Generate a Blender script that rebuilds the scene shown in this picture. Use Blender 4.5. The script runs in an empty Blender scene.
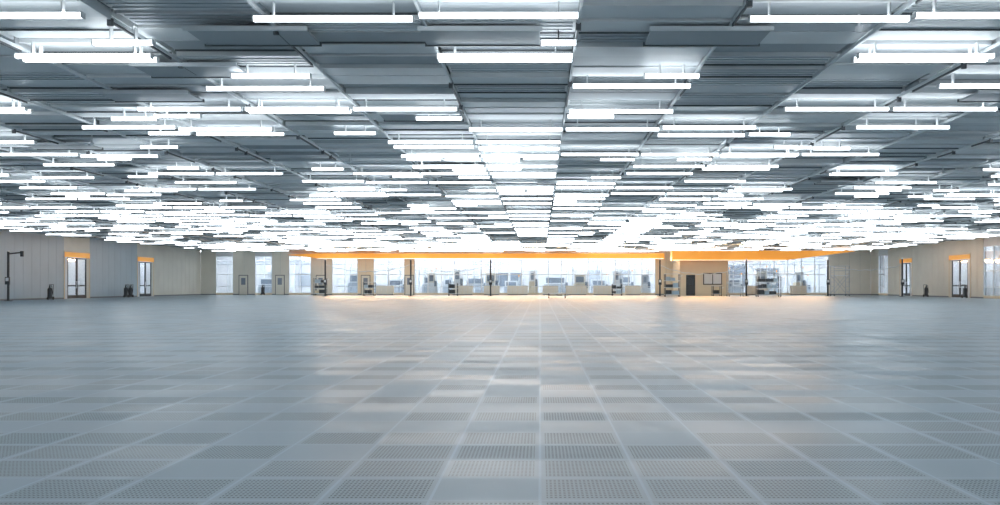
import bpy, math, random
from mathutils import Vector
random.seed(7)
S=bpy.context.scene
try:
    S.view_settings.view_transform='Standard'
except Exception: pass
CZ=5.17      # underside of ceiling
XL,XR,YB,YF=-40.0,39.0,-8.0,112.0

# ---------------------------------------------------------------- materials
def mat(name,col,rough=.5,metal=0,emit=None,es=0,spec=.5,var=0.0,scale=3.0):
    m=bpy.data.materials.new(name); m.use_nodes=True
    nt=m.node_tree; b=nt.nodes['Principled BSDF']
    b.inputs['Base Color'].default_value=(*col,1); b.inputs['Roughness'].default_value=rough
    b.inputs['Metallic'].default_value=metal; b.inputs['Specular IOR Level'].default_value=spec
    if emit: 
        b.inputs['Emission Color'].default_value=(*emit,1); b.inputs['Emission Strength'].default_value=es
    if var>0:
        tc=nt.nodes.new('ShaderNodeTexCoord'); n=nt.nodes.new('ShaderNodeTexNoise')
        n.inputs['Scale'].default_value=scale; n.inputs['Detail'].default_value=3
        nt.links.new(tc.outputs['Object'],n.inputs['Vector'])
        r=nt.nodes.new('ShaderNodeValToRGB')
        r.color_ramp.elements[0].position=.3; r.color_ramp.elements[1].position=.7
        r.color_ramp.elements[0].color=(*[c*(1-var) for c in col],1)
        r.color_ramp.elements[1].color=(*[min(1,c*(1+var)) for c in col],1)
        nt.links.new(n.outputs['Fac'],r.inputs['Fac']); nt.links.new(r.outputs['Color'],b.inputs['Base Color'])
    return m
M={}
M['c1']=mat('ceiling_panel_light',(.89,.92,.93),.4,var=.04,scale=.4)
M['c2']=mat('ceiling_panel_mid',(.83,.87,.89),.4,var=.05,scale=.4)
M['c3']=mat('ceiling_panel_grey',(.74,.78,.81),.4,var=.06,scale=.4)
M['c4']=mat('ceiling_panel_dark',(.48,.52,.55),.5,var=.1,scale=.4)
M['cv']=mat('ceiling_void',(.40,.43,.46),.8)
M['rail']=mat('dark_rail',(.12,.13,.14),.45,.3)
M['alu']=mat('aluminium',(.80,.82,.84),.35,.3)
M['tube']=mat('fluorescent_tube',(1,1,1),.4,emit=(.89,.955,1.0),es=5.6)
M['house']=mat('lamp_housing',(.85,.87,.88),.4)
M['grey']=mat('wall_panel_grey',(.47,.58,.66),.4,var=.04,scale=.5)
M['beige']=mat('wall_panel_beige',(.80,.76,.67),.4,var=.05,scale=.5)
M['tan']=mat('wall_panel_tan',(.82,.70,.52),.4,var=.06,scale=.5)
M['joint']=mat('wall_joint',(.25,.27,.29),.6)
M['orange']=mat('orange_glow_paint',(.95,.40,.05),.45,emit=(1,.42,.07),es=.4)  # glow added to the paint for warm light on the floor
M['dark']=mat('dark_metal',(.06,.065,.07),.45,.3)
M['black']=mat('black_rubber',(.02,.02,.02),.6)
M['white']=mat('white_enamel',(.8,.82,.84),.35)
M['lav']=mat('corridor_wall_paint',(.76,.76,.78),.5,var=.05,scale=.3)
M['mach']=mat('machine_enamel',(.48,.52,.58),.4,var=.1,scale=.5)
M['bwin']=mat('dark_glazing',(.24,.28,.34),.2)
M['corlamp']=mat('corridor_light_diffuser',(1,1,1),.4,emit=(.97,.98,1),es=26)
M['sheen_strip']=mat('added_warm_glow',(1,1,1),.4,emit=(1,.8,.55),es=1.2)  # glowing body made up to go with the added sheen lights
g=bpy.data.materials.new('glass'); g.use_nodes=True; nt=g.node_tree; nt.nodes.clear()
o=nt.nodes.new('ShaderNodeOutputMaterial'); mx=nt.nodes.new('ShaderNodeMixShader')
t=nt.nodes.new('ShaderNodeBsdfTransparent'); t.inputs['Color'].default_value=(.93,.96,.98,1)
gl=nt.nodes.new('ShaderNodeBsdfGlossy'); gl.inputs['Roughness'].default_value=.05
mx.inputs[0].default_value=.12
nt.links.new(t.outputs[0],mx.inputs[1]); nt.links.new(gl.outputs[0],mx.inputs[2]); nt.links.new(mx.outputs[0],o.inputs[0])
M['glass']=g

def floor_mat():
    m=bpy.data.materials.new('raised_access_floor'); m.use_nodes=True; nt=m.node_tree
    b=nt.nodes['Principled BSDF']; L=nt.links.new
    def N(op,a,b_=None,c=None):
        n=nt.nodes.new('ShaderNodeMath'); n.operation=op
        for i,v in enumerate((a,b_,c)):
            if v is None: continue
            if isinstance(v,(int,float)): n.inputs[i].default_value=v
            else: L(v,n.inputs[i])
        return n.outputs[0]
    tc=nt.nodes.new('ShaderNodeTexCoord'); sp=nt.nodes.new('ShaderNodeSeparateXYZ'); L(tc.outputs['Object'],sp.inputs[0])
    U=N('DIVIDE',sp.outputs[0],.6); V=N('DIVIDE',N('SUBTRACT',sp.outputs[1],.36),.6)
    i=N('FLOOR',U); j=N('FLOOR',V); u=N('FRACT',U); v=N('FRACT',V)
    cmb=nt.nodes.new('ShaderNodeCombineXYZ'); L(i,cmb.inputs[0]); L(j,cmb.inputs[1])
    wn=nt.nodes.new('ShaderNodeTexWhiteNoise'); wn.noise_dimensions='2D'; L(cmb.outputs[0],wn.inputs['Vector'])
    h=wn.outputs['Value']
    no=nt.nodes.new('ShaderNodeTexNoise'); no.inputs['Scale'].default_value=.18; no.inputs['Detail'].default_value=1
    L(cmb.outputs[0],no.inputs['Vector'])
    near=N('LESS_THAN',j,12)
    odd=N('GREATER_THAN',N('MODULO',j,2),.5)
    row=N('MAXIMUM',near,odd)
    thr=N('ADD',N('MULTIPLY',row,.85),N('MULTIPLY',N('SUBTRACT',no.outputs['Fac'],.45),1.3))
    perf=N('LESS_THAN',h,thr)
    def band(x,n,lo,hi):
        f=N('FRACT',N('MULTIPLY',x,n)); return N('MULTIPLY',N('GREATER_THAN',f,lo),N('LESS_THAN',f,hi))
    ed=N('MULTIPLY',N('MULTIPLY',N('GREATER_THAN',u,.06),N('LESS_THAN',u,.94)),N('MULTIPLY',N('GREATER_THAN',v,.07),N('LESS_THAN',v,.93)))
    hole=N('MULTIPLY',N('MULTIPLY',band(u,24,.24,.78),band(v,13,.26,.74)),N('MULTIPLY',ed,perf))
    seam=N('MAXIMUM',N('MAXIMUM',N('LESS_THAN',u,.014),N('GREATER_THAN',u,.986)),N('MAXIMUM',N('LESS_THAN',v,.014),N('GREATER_THAN',v,.986)))
    n2=nt.nodes.new('ShaderNodeTexNoise'); n2.inputs['Scale'].default_value=.5; n2.inputs['Detail'].default_value=4; L(tc.outputs['Object'],n2.inputs['Vector'])
    br=N('ADD',N('ADD',.86,N('MULTIPLY',h,.16)),N('MULTIPLY',N('SUBTRACT',n2.outputs['Fac'],.5),.18))
    br=N('MULTIPLY',br,N('SUBTRACT',1,N('MULTIPLY',hole,.80)))
    br=N('MULTIPLY',br,N('SUBTRACT',1,N('MULTIPLY',N('MULTIPLY',ed,perf),.05)))
    br=N('MULTIPLY',br,N('ADD',1,N('MULTIPLY',seam,.25)))
    vm=nt.nodes.new('ShaderNodeVectorMath'); vm.operation='SCALE'; vm.inputs[0].default_value=(.315,.405,.465); L(br,vm.inputs['Scale'])
    L(vm.outputs[0],b.inputs['Base Color'])
    L(N('ADD',N('ADD',.24,N('MULTIPLY',n2.outputs['Fac'],.18)),N('MULTIPLY',h,.12)),b.inputs['Roughness'])
    L(N('SUBTRACT',.5,N('MULTIPLY',N('MULTIPLY',ed,perf),.22)),b.inputs['Specular IOR Level'])
    return m
M['floor']=floor_mat()

class MB:
    def __init__(s): s.v=[];s.f=[];s.m=[];s.ms=[]
    def mi(s,k):
        if k not in s.ms: s.ms.append(k)
        return s.ms.index(k)
    def box(s,x0,x1,y0,y1,z0,z1,k):
        n=len(s.v); s.v+=[(x0,y0,z0),(x1,y0,z0),(x1,y1,z0),(x0,y1,z0),(x0,y0,z1),(x1,y0,z1),(x1,y1,z1),(x0,y1,z1)]
        s.f+=[(n,n+3,n+2,n+1),(n+4,n+5,n+6,n+7),(n,n+1,n+5,n+4),(n+1,n+2,n+6,n+5),(n+2,n+3,n+7,n+6),(n+3,n,n+4,n+7)]
        s.m+=[s.mi(k)]*6
    def cyl(s,p,q,r,k,seg=12,r2=None):
        p=Vector(p);q=Vector(q);d=(q-p).normalized(); r2=r if r2 is None else r2
        a=d.orthogonal().normalized(); b=d.cross(a); n=len(s.v)
        for c,rr in((p,r),(q,r2)):
            for t in range(seg):
                w=2*math.pi*t/seg; s.v.append(tuple(c+a*rr*math.cos(w)+b*rr*math.sin(w)))
        for t in range(seg):
            u=(t+1)%seg; s.f.append((n+t,n+u,n+seg+u,n+seg+t)); s.m.append(s.mi(k))
        s.f.append(tuple(n+t for t in reversed(range(seg)))); s.f.append(tuple(n+seg+t for t in range(seg))); s.m+=[s.mi(k)]*2
    def prism(s,poly,y0,y1,k):
        n=len(s.v);c=len(poly)
        s.v+=[(x,y0,z) for x,z in poly]+[(x,y1,z) for x,z in poly]
        s.f.append(tuple(range(n,n+c))); s.f.append(tuple(n+c+t for t in reversed(range(c))))
        for t in range(c):
            u=(t+1)%c; s.f.append((n+u,n+t,n+c+t,n+c+u))
        s.m+=[s.mi(k)]*(c+2)
    def obj(s,name,loc=(0,0,0),rot=0,parent=None):
        me=bpy.data.meshes.new(name); me.from_pydata(s.v,[],s.f)
        for k in s.ms: me.materials.append(M[k])
        me.polygons.foreach_set('material_index',s.m); me.update()
        ob=bpy.data.objects.new(name,me); ob.location=loc; ob.rotation_euler[2]=rot
        S.collection.objects.link(ob)
        if parent: ob.parent=parent
        return ob

# ---------------------------------------------------------------- floor (continues into the corridors)
b=MB(); b.box(XL-6,XR+6,YB-.3,YF+12,-.3,0,'floor'); b.obj('floor')

# ---------------------------------------------------------------- ceiling
b=MB()
b.box(XL-6,XR+6,YB-.3,YF+12,CZ+.52,CZ+.75,'cv')
PX,PY=2.4,2.45
X0=-1.8; Y0=13.8
cmin,cmax=-16,17
kmin=int((YB-Y0)/PY)+1; kmax=int((YF-Y0)/PY)
for k in range(kmin-1,kmax+1):
    for c in range(cmin,cmax):
        xa=X0+PX*c+.03; xb=xa+PX-.06
        xa=max(xa,XL);xb=min(xb,XR)
        for hf in (0,1,2):
            ya=Y0+PY*k+.1+hf*PY/3; yb=ya+PY/3-.05
            if yb>YF or ya<YB or xb<=xa: continue
            r=random.random()
            kk='c1' if r<.40 else 'c2' if r<.72 else 'c3' if r<.92 else 'c4'
            dz=random.choice([0.12,.14,.17,.20,.24])
            b.box(xa,xb,ya,yb,CZ+dz,CZ+dz+.12,kk)
            if random.random()<.5:
                b.box(xa,xb,ya,ya+.03,CZ+dz-.03,CZ+dz,'house')
            if random.random()<.3:
                b.box(xa,xb,yb-.02,yb,CZ+dz-.03,CZ+dz,'rail')
            if random.random()<.25:   # lengthwise ribs of a filter grille
                for q in range(1,4):
                    yy=ya+(yb-ya)*q/4; b.box(xa+.05,xb-.05,yy-.008,yy+.008,CZ+dz-.015,CZ+dz,'c4')
spots=[(-5.6,15.0),(-1.9,15.0),(1.76,15.0)]
for k in range(1,kmax):
    for q in range(-10,10):
        if random.random()<.25: spots.append((-5.6+3.7*q+(k%2)*1.8,15.0+PY*k))
for x,y in spots:
    if x<XL or x+1.9>XR or y+1>YF: continue
    b.box(x,x+1.9,y,y+.95,CZ+.03,CZ+.07,'c4'); b.box(x-.03,x+1.93,y-.04,y,CZ+.01,CZ+.08,'c2'); b.box(x-.03,x+1.93,y+.95,y+.98,CZ+.01,CZ+.08,'rail')
for c in range(cmin+1,cmax):
    x=X0+PX*c
    if x<XL+.1 or x>XR-.1: continue
    b.box(x-.02,x+.02,YB,YF,CZ+.07,CZ+.13,'c2')
    y=YB+random.random()*4
    while y<YF-4:
        l=random.choice([.8,1.2,2.4])
        if random.random()<.45:
            b.box(x-.012,x+.012,y,y+l,CZ+.03,CZ+.08,'rail')
            b.box(x-.04,x+.04,y-.03,y+.03,CZ-.02,CZ+.09,'rail')
        y+=l+random.random()*2
b.obj('ceiling')

# ---------------------------------------------------------------- lights
b=MB()
def lamp(xa,xb,y,z=CZ-.06,dbl=None):
    k='tube'
    if dbl is None: dbl=random.random()<.2
    for yy in ([y] if not dbl else [y,y+.26]):
        b.box(xa+.02,xb-.02,yy-.045,yy+.045,z-.068,z,k)
        b.box(xa,xa+.02,yy-.06,yy+.06,z-.078,z+.01,'house'); b.box(xb-.02,xb,yy-.06,yy+.06,z-.078,z+.01,'house')
        for xx in (xa+.3,xb-.3): b.box(xx-.01,xx+.01,yy-.05,yy+.05,z-.0,z+.2,'house')
fixed={0:[-4,-3,-1,0,2,3,5],1:[-3,0,3],2:[-5,-2,1,4],3:[-5,-3,-2,-1,1,3,4],4:[-6,-4,-3,0,1,2,4,6]}
half={1:[(-7.25,-6.25),(0.0,.6)],2:[(-5.8,-4.3),(1.95,3.0)]}
for k in range(kmin,kmax+1):
    y=Y0+PY*k
    for c in range(cmin,cmax):
        xa=X0+PX*c+.03; xb=xa+PX-.06
        if xa<XL+.2 or xb>XR-.2 or y>YF-.6 or y<YB+.5: continue
        if k in fixed: on=(c in fixed[k]) or (abs(c)>6 and random.random()<.5)
        elif c==0 and k>4: on=random.random()<(.88 if k<16 else .5)
        elif c==3 and k>4: on=random.random()<.68
        else: on=random.random()<.47
        if on: lamp(xa,xb,y,CZ-.05-random.choice([0,0,.05]),dbl=(k in(1,)) or None if k!=0 else False)
        if k>2 and random.random()<.30:
            l=random.choice([1.1,1.1,2.3]); s=random.choice([0,PX-.06-l]); lamp(xa+s,xa+s+l,y+.9+random.random()*.5,CZ-.04,False)
        if 4<k<12 and c in(-1,0) and random.random()<.45: lamp(xa+1.2*(c==-1),xb-1.2*(c==0),y+1.2,CZ-.04)
    for (a,e) in half.get(k,[]): lamp(a,e,y-.85,CZ-.04,False)
b.obj('fluorescent_ceiling_lights')

for (x,y) in [(4.9,14.6),(-12.5,26.5),(9.5,24.),(-6,30),(14,33)]:
    d=MB(); d.cyl((0,0,0),(0,0,-.04),.06,'white',16); d.cyl((0,0,-.04),(0,0,-.09),.055,'white',16,.03); d.cyl((0,0,.0),(0,0,.2),.02,'white',8); d.obj('smoke_detector',(x,y,CZ-.03))

# ---------------------------------------------------------------- walls
def build_wall(place,segs):
    top=CZ+.5
    for s0,s1,typ in segs:
        if typ in('grey','beige','tan'):
            place(s0,s1,.06,.28,0,top,'joint')
            n=max(1,round((s1-s0)/1.25)); w=(s1-s0)/n
            for q in range(n):
                place(s0+q*w+.015,s0+(q+1)*w-.015,0,.07,.12,top,typ)
            place(s0,s1,-.015,.07,0,.11,'joint')
        elif typ=='win':
            place(s0,s1,.02,.2,0,.25,'tan')
            place(s0,s1,.02,.2,CZ-.65,top,'white')
            n=max(1,round((s1-s0)/1.6)); w=(s1-s0)/n
            for q in range(n+1):
                place(s0+q*w-.04,s0+q*w+.04,.02,.16,.25,CZ-.65,'white')
            place(s0,s1,.03,.15,2.35,2.43,'white'); place(s0,s1,.03,.15,.95,1.0,'white')
            place(s0,s1,.08,.10,.25,CZ-.65,'glass')
        elif typ=='open':
            place(s0,s1,.0,.28,4.06,top,'beige')
def mk(mb,kind):
    if kind=='L': return lambda s0,s1,t0,t1,z0,z1,k: mb.box(XL-t1,XL-t0,s0,s1,z0,z1,k)
    if kind=='R': return lambda s0,s1,t0,t1,z0,z1,k: mb.box(XR+t0,XR+t1,s0,s1,z0,z1,k)
    return lambda s0,s1,t0,t1,z0,z1,k: mb.box(s0,s1,YF+t0,YF+t1,z0,z1,k)
b=MB(); build_wall(mk(b,'L'),[(YB,79.8,'grey'),(79.8,84.4,'open'),(84.4,94.3,'grey'),(94.3,98.4,'open'),(98.4,101,'beige'),(101,YF,'beige')]); b.obj('wall_left')
b=MB(); build_wall(mk(b,'R'),[(YB,80,'beige'),(80,83.6,'win'),(83.6,86,'beige'),(86,90.6,'open'),(90.6,99.5,'beige'),(99.5,103,'open'),(103,106.5,'beige'),(106.5,109.5,'win'),(109.5,YF,'beige')]); b.obj('wall_right')
far=[(XL,-38.2,'beige'),(-38.2,-36.2,'win'),(-36.2,-33.6,'beige'),(-33.6,-31.6,'win'),(-31.6,-29.6,'beige'),(-29.6,-27,'win'),(-27,-24.5,'beige'),(-24.5,-21.5,'win'),(-21.5,-19.6,'tan'),(-19.6,-16.0,'win'),
(-16.0,-14.8,'tan'),(-14.8,13.6,'win'),(13.6,21.2,'tan'),(21.2,34,'win'),(34,XR,'beige')]
b=MB(); build_wall(mk(b,'F'),far); b.obj('wall_far')
b=MB(); b.box(XL-.3,XR+.3,YB-.3,YB,0,CZ+.5,'grey'); b.obj('wall_rear')
# corridor walls seen through the glazing
b=MB(); b.box(XL-6,XR+6,YF+11.7,YF+12,0,CZ+.5,'lav')
x=XL-5
while x<XR+5:
    w=1.5+random.random()*2; b.box(x,x+w,YF+11.6,YF+11.7,1.0,2.6+random.random()*1.2,random.choice(['bwin','mach','white','mach'])); x+=w+1+random.random()*2.5
for x in range(-44,45,4): b.box(x-.15,x+.15,YF+11.4,YF+11.7,0,CZ+.5,'white')
b.obj('wall_corridor_far')
b=MB(); b.box(XL-6,XL-5.7,YB,YF+12,0,CZ+.5,'lav'); b.obj('wall_corridor_left')
b=MB(); b.box(XR+5.7,XR+6,YB,YF+12,0,CZ+.5,'lav'); b.obj('wall_corridor_right')
b=MB()
for x in range(-42,42,3):
    for y in (YF+2.5,YF+5.5,YF+8.5): b.box(x,x+2.4,y,y+.3,CZ+.1,CZ+.18,'corlamp')
for y in range(70,112,3):
    b.box(XL-3,XL-2.7,y,y+2.2,CZ+.1,CZ+.18,'corlamp'); b.box(XR+2.7,XR+3,y,y+2.2,CZ+.1,CZ+.18,'corlamp')
b.obj('corridor_ceiling_lights')
# process machines behind the glass
def machine(x,y,w,h,body='mach',top='white'):
    d=MB(); d.box(-w/2,w/2,-.7,.7,.1,h*.55,body); d.box(-w/2+.1,w/2-.3,-.5,.6,h*.55,h,top); d.box(-w/2+.25,w/2-.5,-.53,-.5,h*.62,h*.9,'bwin')
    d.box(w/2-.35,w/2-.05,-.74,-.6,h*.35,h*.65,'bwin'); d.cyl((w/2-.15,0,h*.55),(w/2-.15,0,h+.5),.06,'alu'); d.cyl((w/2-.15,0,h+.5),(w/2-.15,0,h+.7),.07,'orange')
    for sx in(-w/2+.1,w/2-.1):
        for sy in(-.6,.6): d.cyl((sx,sy,0),(sx,sy,.1),.05,'black',8)
    d.obj('process_machine',(x,y,0))
for x,w,h in[(-34,2.2,2.1),(-27,1.8,2.4),(-23,1.6,2.6),(-18,2.4,1.9),(-14,1.3,2.3),(-11.3,1.5,2.0),(-8,2.6,2.2),(-3.5,2.0,1.7),(2,3.0,2.3),(7.5,2.2,1.9),(11,1.6,2.4),(24,2.6,2.0),(29,2.0,2.3),(33,1.5,1.8)]:
    machine(x,YF+6+random.random()*2,w,h)
for x,w,h in[(-12.9,1.2,2.6),(-9.8,1.2,3.0),(-5.8,1.6,2.6),(-.8,1.1,2.9),(4.9,1.7,2.4),(9.3,1.2,2.9),(12.7,1.1,2.4),(22.3,1.3,2.6),(26.7,1.5,2.8),(31.2,1.2,2.7)]:
    machine(x,YF+2.3,w,h,random.choice(['tan','mach','white']),random.choice(['white','mach','beige']))
b=MB()
for q,z in enumerate((3.7,3.9,4.1)): b.cyl((XL,YF+3.4+q*.3,z),(XR,YF+3.4+q*.3,z),.06,'mach',8)
for x in range(-38,39,3): b.cyl((x,YF+3.6,0),(x,YF+3.6,4.3),.05,'mach',8); b.box(x-.05,x+.05,YF+3.2,YF+4.2,3.57,3.63,'mach')
b.obj('pipe_rack')

def door(name,kind,s0,s1):
    d=MB(); p=mk(d,kind); h=4.05
    p(s0,s0+.14,-.03,.2,0,h,'tan'); p(s1-.14,s1,-.03,.2,0,h,'tan'); p(s0,s1,-.03,.2,h-.12,h,'tan')
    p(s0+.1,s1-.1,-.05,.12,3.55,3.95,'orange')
    mid=(s0+s1)/2
    p(s0+.14,s0+.6,0,.1,0,3.5,'white'); p(s1-.6,s1-.14,0,.1,0,3.5,'beige')
    for a,e,hs in((s0+.62,mid-.02,1),(mid+.02,s1-.62,-1)):
        p(a,a+.1,0,.08,.02,3.5,'dark'); p(e-.1,e,0,.08,.02,3.5,'dark')
        p(a,e,0,.08,.02,.3,'dark'); p(a,e,0,.08,3.4,3.5,'dark'); p(a,e,.01,.07,1.05,1.17,'dark')
        p(a+.1,e-.1,.03,.05,.3,3.4,'glass')
        hx=e-.2 if hs==1 else a+.14
        p(hx,hx+.04,-.09,-.05,.9,1.5,'alu'); p(hx,hx+.04,-.09,.0,.92,.96,'alu'); p(hx,hx+.04,-.09,.0,1.44,1.48,'alu')
    d.obj(name)
door('door_1','L',79.8,84.4); door('door_2','L',94.3,98.4); door('door_3','R',86,90.6); door('door_4','R',99.5,103)

b=MB()
b.box(15.6,21,106,111.9,0,3.85,'tan'); b.box(15.5,21.1,105.9,111.9,3.85,3.95,'white')
b.box(16.3,17.3,105.93,106,.0,2.3,'dark'); b.box(16.42,17.18,105.9,105.94,1.2,2.1,'glass')
b.box(18.2,20.3,105.93,106,1.2,2.5,'dark'); b.box(18.3,19.2,105.9,105.94,1.3,2.4,'white'); b.box(19.3,20.2,105.9,105.94,1.3,2.4,'white')
b.obj('control_room_booth')
# orange bulkhead, plus an invented warm light line added to tint the floor sheen
b=MB()
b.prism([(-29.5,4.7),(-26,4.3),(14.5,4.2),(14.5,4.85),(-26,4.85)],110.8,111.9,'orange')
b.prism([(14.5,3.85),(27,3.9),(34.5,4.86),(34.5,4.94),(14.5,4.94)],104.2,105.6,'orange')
b.box(-26,14.4,110.72,110.8,4.22,4.28,'sheen_strip'); b.box(14.6,27,104.12,104.2,3.88,3.93,'sheen_strip')
bulk=b.obj('orange_bulkhead')
def sheen_strip(x0,x1,y,z,e):
    l=bpy.data.lights.new('added_sheen_light','AREA'); l.shape='RECTANGLE'; l.size=x1-x0; l.size_y=.25; l.energy=e; l.color=(1,.58,.26); l.spread=math.radians(110)  # added warm fill that tints the grazing floor reflection
    lo=bpy.data.objects.new('added_sheen_light',l); S.collection.objects.link(lo); lo.parent=bulk; lo.location=((x0+x1)/2,y,z)
    lo.rotation_euler=Vector((0,-1,-.10)).to_track_quat('-Z','Z').to_euler()
sheen_strip(-26,14.4,110.6,4.12,1250); sheen_strip(14.6,32,104.0,3.8,560)

def sdoor(x0):
    d=MB(); y=YF-.02
    d.box(x0,x0+1.1,y-.05,y,0,2.35,'dark'); d.box(x0+.07,x0+1.03,y-.08,y-.04,.04,2.28,'beige'); d.box(x0+.3,x0+.8,y-.1,y-.07,1.2,2.0,'bwin'); d.box(x0+.85,x0+.95,y-.16,y-.08,1.0,1.05,'alu')
    d.obj('service_door')
for x in(-35.5,-31.2,-26.4,-21.1,-15.95): sdoor(x)

def cab(x,y,w):
    d=MB(); d.box(-w/2,w/2,-.25,.25,.1,1.05,'tan'); d.box(-w/2-.03,w/2+.03,-.28,.28,1.05,1.1,'white'); d.box(-w/2+.05,w/2-.05,-.2,.2,0,.1,'joint')
    n=max(2,int(w/.6))
    for q in range(n):
        a=-w/2+q*w/n; d.box(a+.02,a+w/n-.02,-.27,-.25,.14,1.02,'beige'); d.box(a+w/n-.1,a+w/n-.07,-.3,-.27,.5,.7,'alu')
    d.obj('storage_cabinet',(x,y,0))
for x,w in[(-9,2.4),(-5.6,1.8),(-2.6,2.4),(1.2,1.8),(4.2,2.4),(7.4,2.4),(10.8,1.8),(-18,2.0),(25.2,2.4),(30,1.8)]: cab(x,110.4,w)

def post(x,y,h=4.2,arm=False):
    d=MB(); d.cyl((0,0,0),(0,0,.04),.28,'dark',20); d.cyl((0,0,.04),(0,0,h),.085,'dark',12)
    d.box(-.16,.16,-.16,-.05,1.2,1.75,'dark'); d.box(-.11,.11,-.17,-.155,1.45,1.7,'white')
    d.cyl((0,0,h),(0,0,h+.08),.11,'alu',12)
    if arm:
        d.cyl((0,0,h-.15),(1.0,0,h-.05),.05,'dark'); d.cyl((1.0,0,h+.05),(1.0,0,h-.35),.12,'dark')
    d.obj('service_post',(x,y,0))
for x,y in[(-22.6,100),(-13.6,100),(-5.2,100),(12.5,99),(21.5,99),(30.3,100),(36.6,96)]: post(x,y,3.8)
post(-38.9,69.5,3.6,True)

def ext(x,y):
    d=MB(); d.cyl((0,0,.12),(0,0,.85),.17,'dark',16); d.cyl((0,0,.85),(0,0,1.0),.17,'dark',16,.05); d.cyl((0,0,1.0),(0,0,1.1),.05,'black')
    d.box(-.02,.16,-.02,.02,1.08,1.13,'black'); d.cyl((.15,0,1.1),(.24,0,.4),.025,'black',8)
    for sx in(-.2,.2): d.cyl((sx-.03,.12,.13),(sx+.03,.12,.13),.13,'black',16); d.cyl((sx*.8,.16,.13),(sx*.8,.25,1.2),.02,'dark',8)
    d.cyl((-.16,.25,1.2),(.16,.25,1.2),.02,'dark',8); d.box(-.22,.22,-.15,.2,.06,.1,'dark')
    d.obj('wheeled_fire_extinguisher',(x,y,0))
for x,y in[(-38.7,75),(-38.8,89),(-38.9,90.2),(-32,109.6),(37.6,92.5),(37.8,84.5)]: ext(x,y)

def trolley(name,x,y,w,h,shelves):
    d=MB()
    for sx in(-w/2,w/2-.06):
        for sy in(-.45,.39): d.box(sx,sx+.06,sy,sy+.06,.16,h,'dark')
        for sy in(-.42,.42): d.cyl((sx,sy,.09),(sx+.06,sy,.09),.09,'black',14)
    for q in range(shelves):
        z=.2+q*(h-.25)/(shelves-1); d.box(-w/2,w/2,-.45,.45,z,z+.05,'alu')
        if q<shelves-1:
            a=-w/2+.1
            while a<w/2-.5:
                ww=.3+random.random()*.4; hh=min(.45,(h-.3)/(shelves-1)*.75)*(.6+.4*random.random())
                d.box(a,min(a+ww,w/2-.08),-.35,.35,z+.05,z+.05+hh,random.choice(['dark','grey','dark','tan'])); a+=ww+.08
    d.cyl((w/2,-.4,h-.3),(w/2+.25,-.4,h-.2),.02,'alu',8); d.cyl((w/2,.4,h-.3),(w/2+.25,.4,h-.2),.02,'alu',8); d.cyl((w/2+.25,-.4,h-.2),(w/2+.25,.4,h-.2),.02,'alu',8)
    d.obj(name,(x,y,0))
trolley('equipment_trolley',22.6,94,2.3,2.1,4)
trolley('storage_rack',13.2,95,1.5,2.3,4)
trolley('equipment_trolley',18.6,100,.9,1.1,2)
trolley('flatbed_cart',1.5,84,1.5,.45,2)
trolley('equipment_trolley',-18.5,103,1.2,1.5,3)
trolley('equipment_trolley',-9.5,104,1.0,1.4,3)
trolley('equipment_trolley',8.5,105,1.1,1.3,3)
trolley('storage_rack',-24.5,106,1.3,2.0,4)
def scaffold(x,y,w,h):
    d=MB()
    for sx in(-w/2,w/2):
        for sy in(-.6,.6):
            d.cyl((sx,sy,.18),(sx,sy,h),.03,'mach',8); d.cyl((sx-.03,sy,.09),(sx+.03,sy,.09),.09,'black',12)
        for q in range(1,int(h/.5)): d.cyl((sx,-.6,q*.5),(sx,.6,q*.5),.02,'mach',6)
    for sy in(-.6,.6):
        d.cyl((-w/2,sy,.3),(w/2,sy,h-1.0),.02,'mach',6); d.cyl((w/2,sy,.3),(-w/2,sy,h-1.0),.02,'mach',6)
        d.cyl((-w/2,sy,h),(w/2,sy,h),.025,'mach',6); d.cyl((-w/2,sy,h-.5),(w/2,sy,h-.5),.02,'mach',6)
    d.box(-w/2,w/2,-.6,.6,h-1.05,h-.98,'alu'); d.obj('mobile_scaffold',(x,y,0))
scaffold(32.2,102,1.6,3.2); scaffold(19.9,97,1.4,2.4)

def cable(p,q,sag):
    cu=bpy.data.curves.new('cable','CURVE'); cu.dimensions='3D'; cu.bevel_depth=.035
    sp=cu.splines.new('POLY'); n=24; sp.points.add(n)
    for i in range(n+1):
        t=i/n; v=Vector(p).lerp(Vector(q),t); sp.points[i].co=(v.x,v.y,v.z-sag*4*t*(1-t)+.05*math.sin(t*40),1)
    cu.materials.append(M['white']); o=bpy.data.objects.new('draped_cable',cu); S.collection.objects.link(o)
ps=[(-22.6,100),(-13.6,100),(-5.2,100)]
for a,c in zip(ps,ps[1:]): cable((*a,3.3),(*c,3.3),.7)
cable((12.5,99,3.2),(21.5,99,3.2),.9); cable((21.5,99,3.2),(30.3,100,3.2),.8); cable((30.3,100,3.2),(36.6,96,3.2),.5)

w=bpy.data.worlds.new('World'); S.world=w; w.use_nodes=True
nt=w.node_tree; bg=nt.nodes['Background']; bg.inputs['Color'].default_value=(.86,.92,1,1); bg.inputs['Strength'].default_value=.8

cd=bpy.data.cameras.new('camera'); cam=bpy.data.objects.new('camera',cd); S.collection.objects.link(cam)
cam.location=(0,0,1.17); cam.rotation_euler=(math.radians(90),0,0)
cd.sensor_width=36; cd.lens=36*.95; cd.shift_x=-.040; cd.shift_y=.0325; cd.clip_end=2000
S.camera=cam
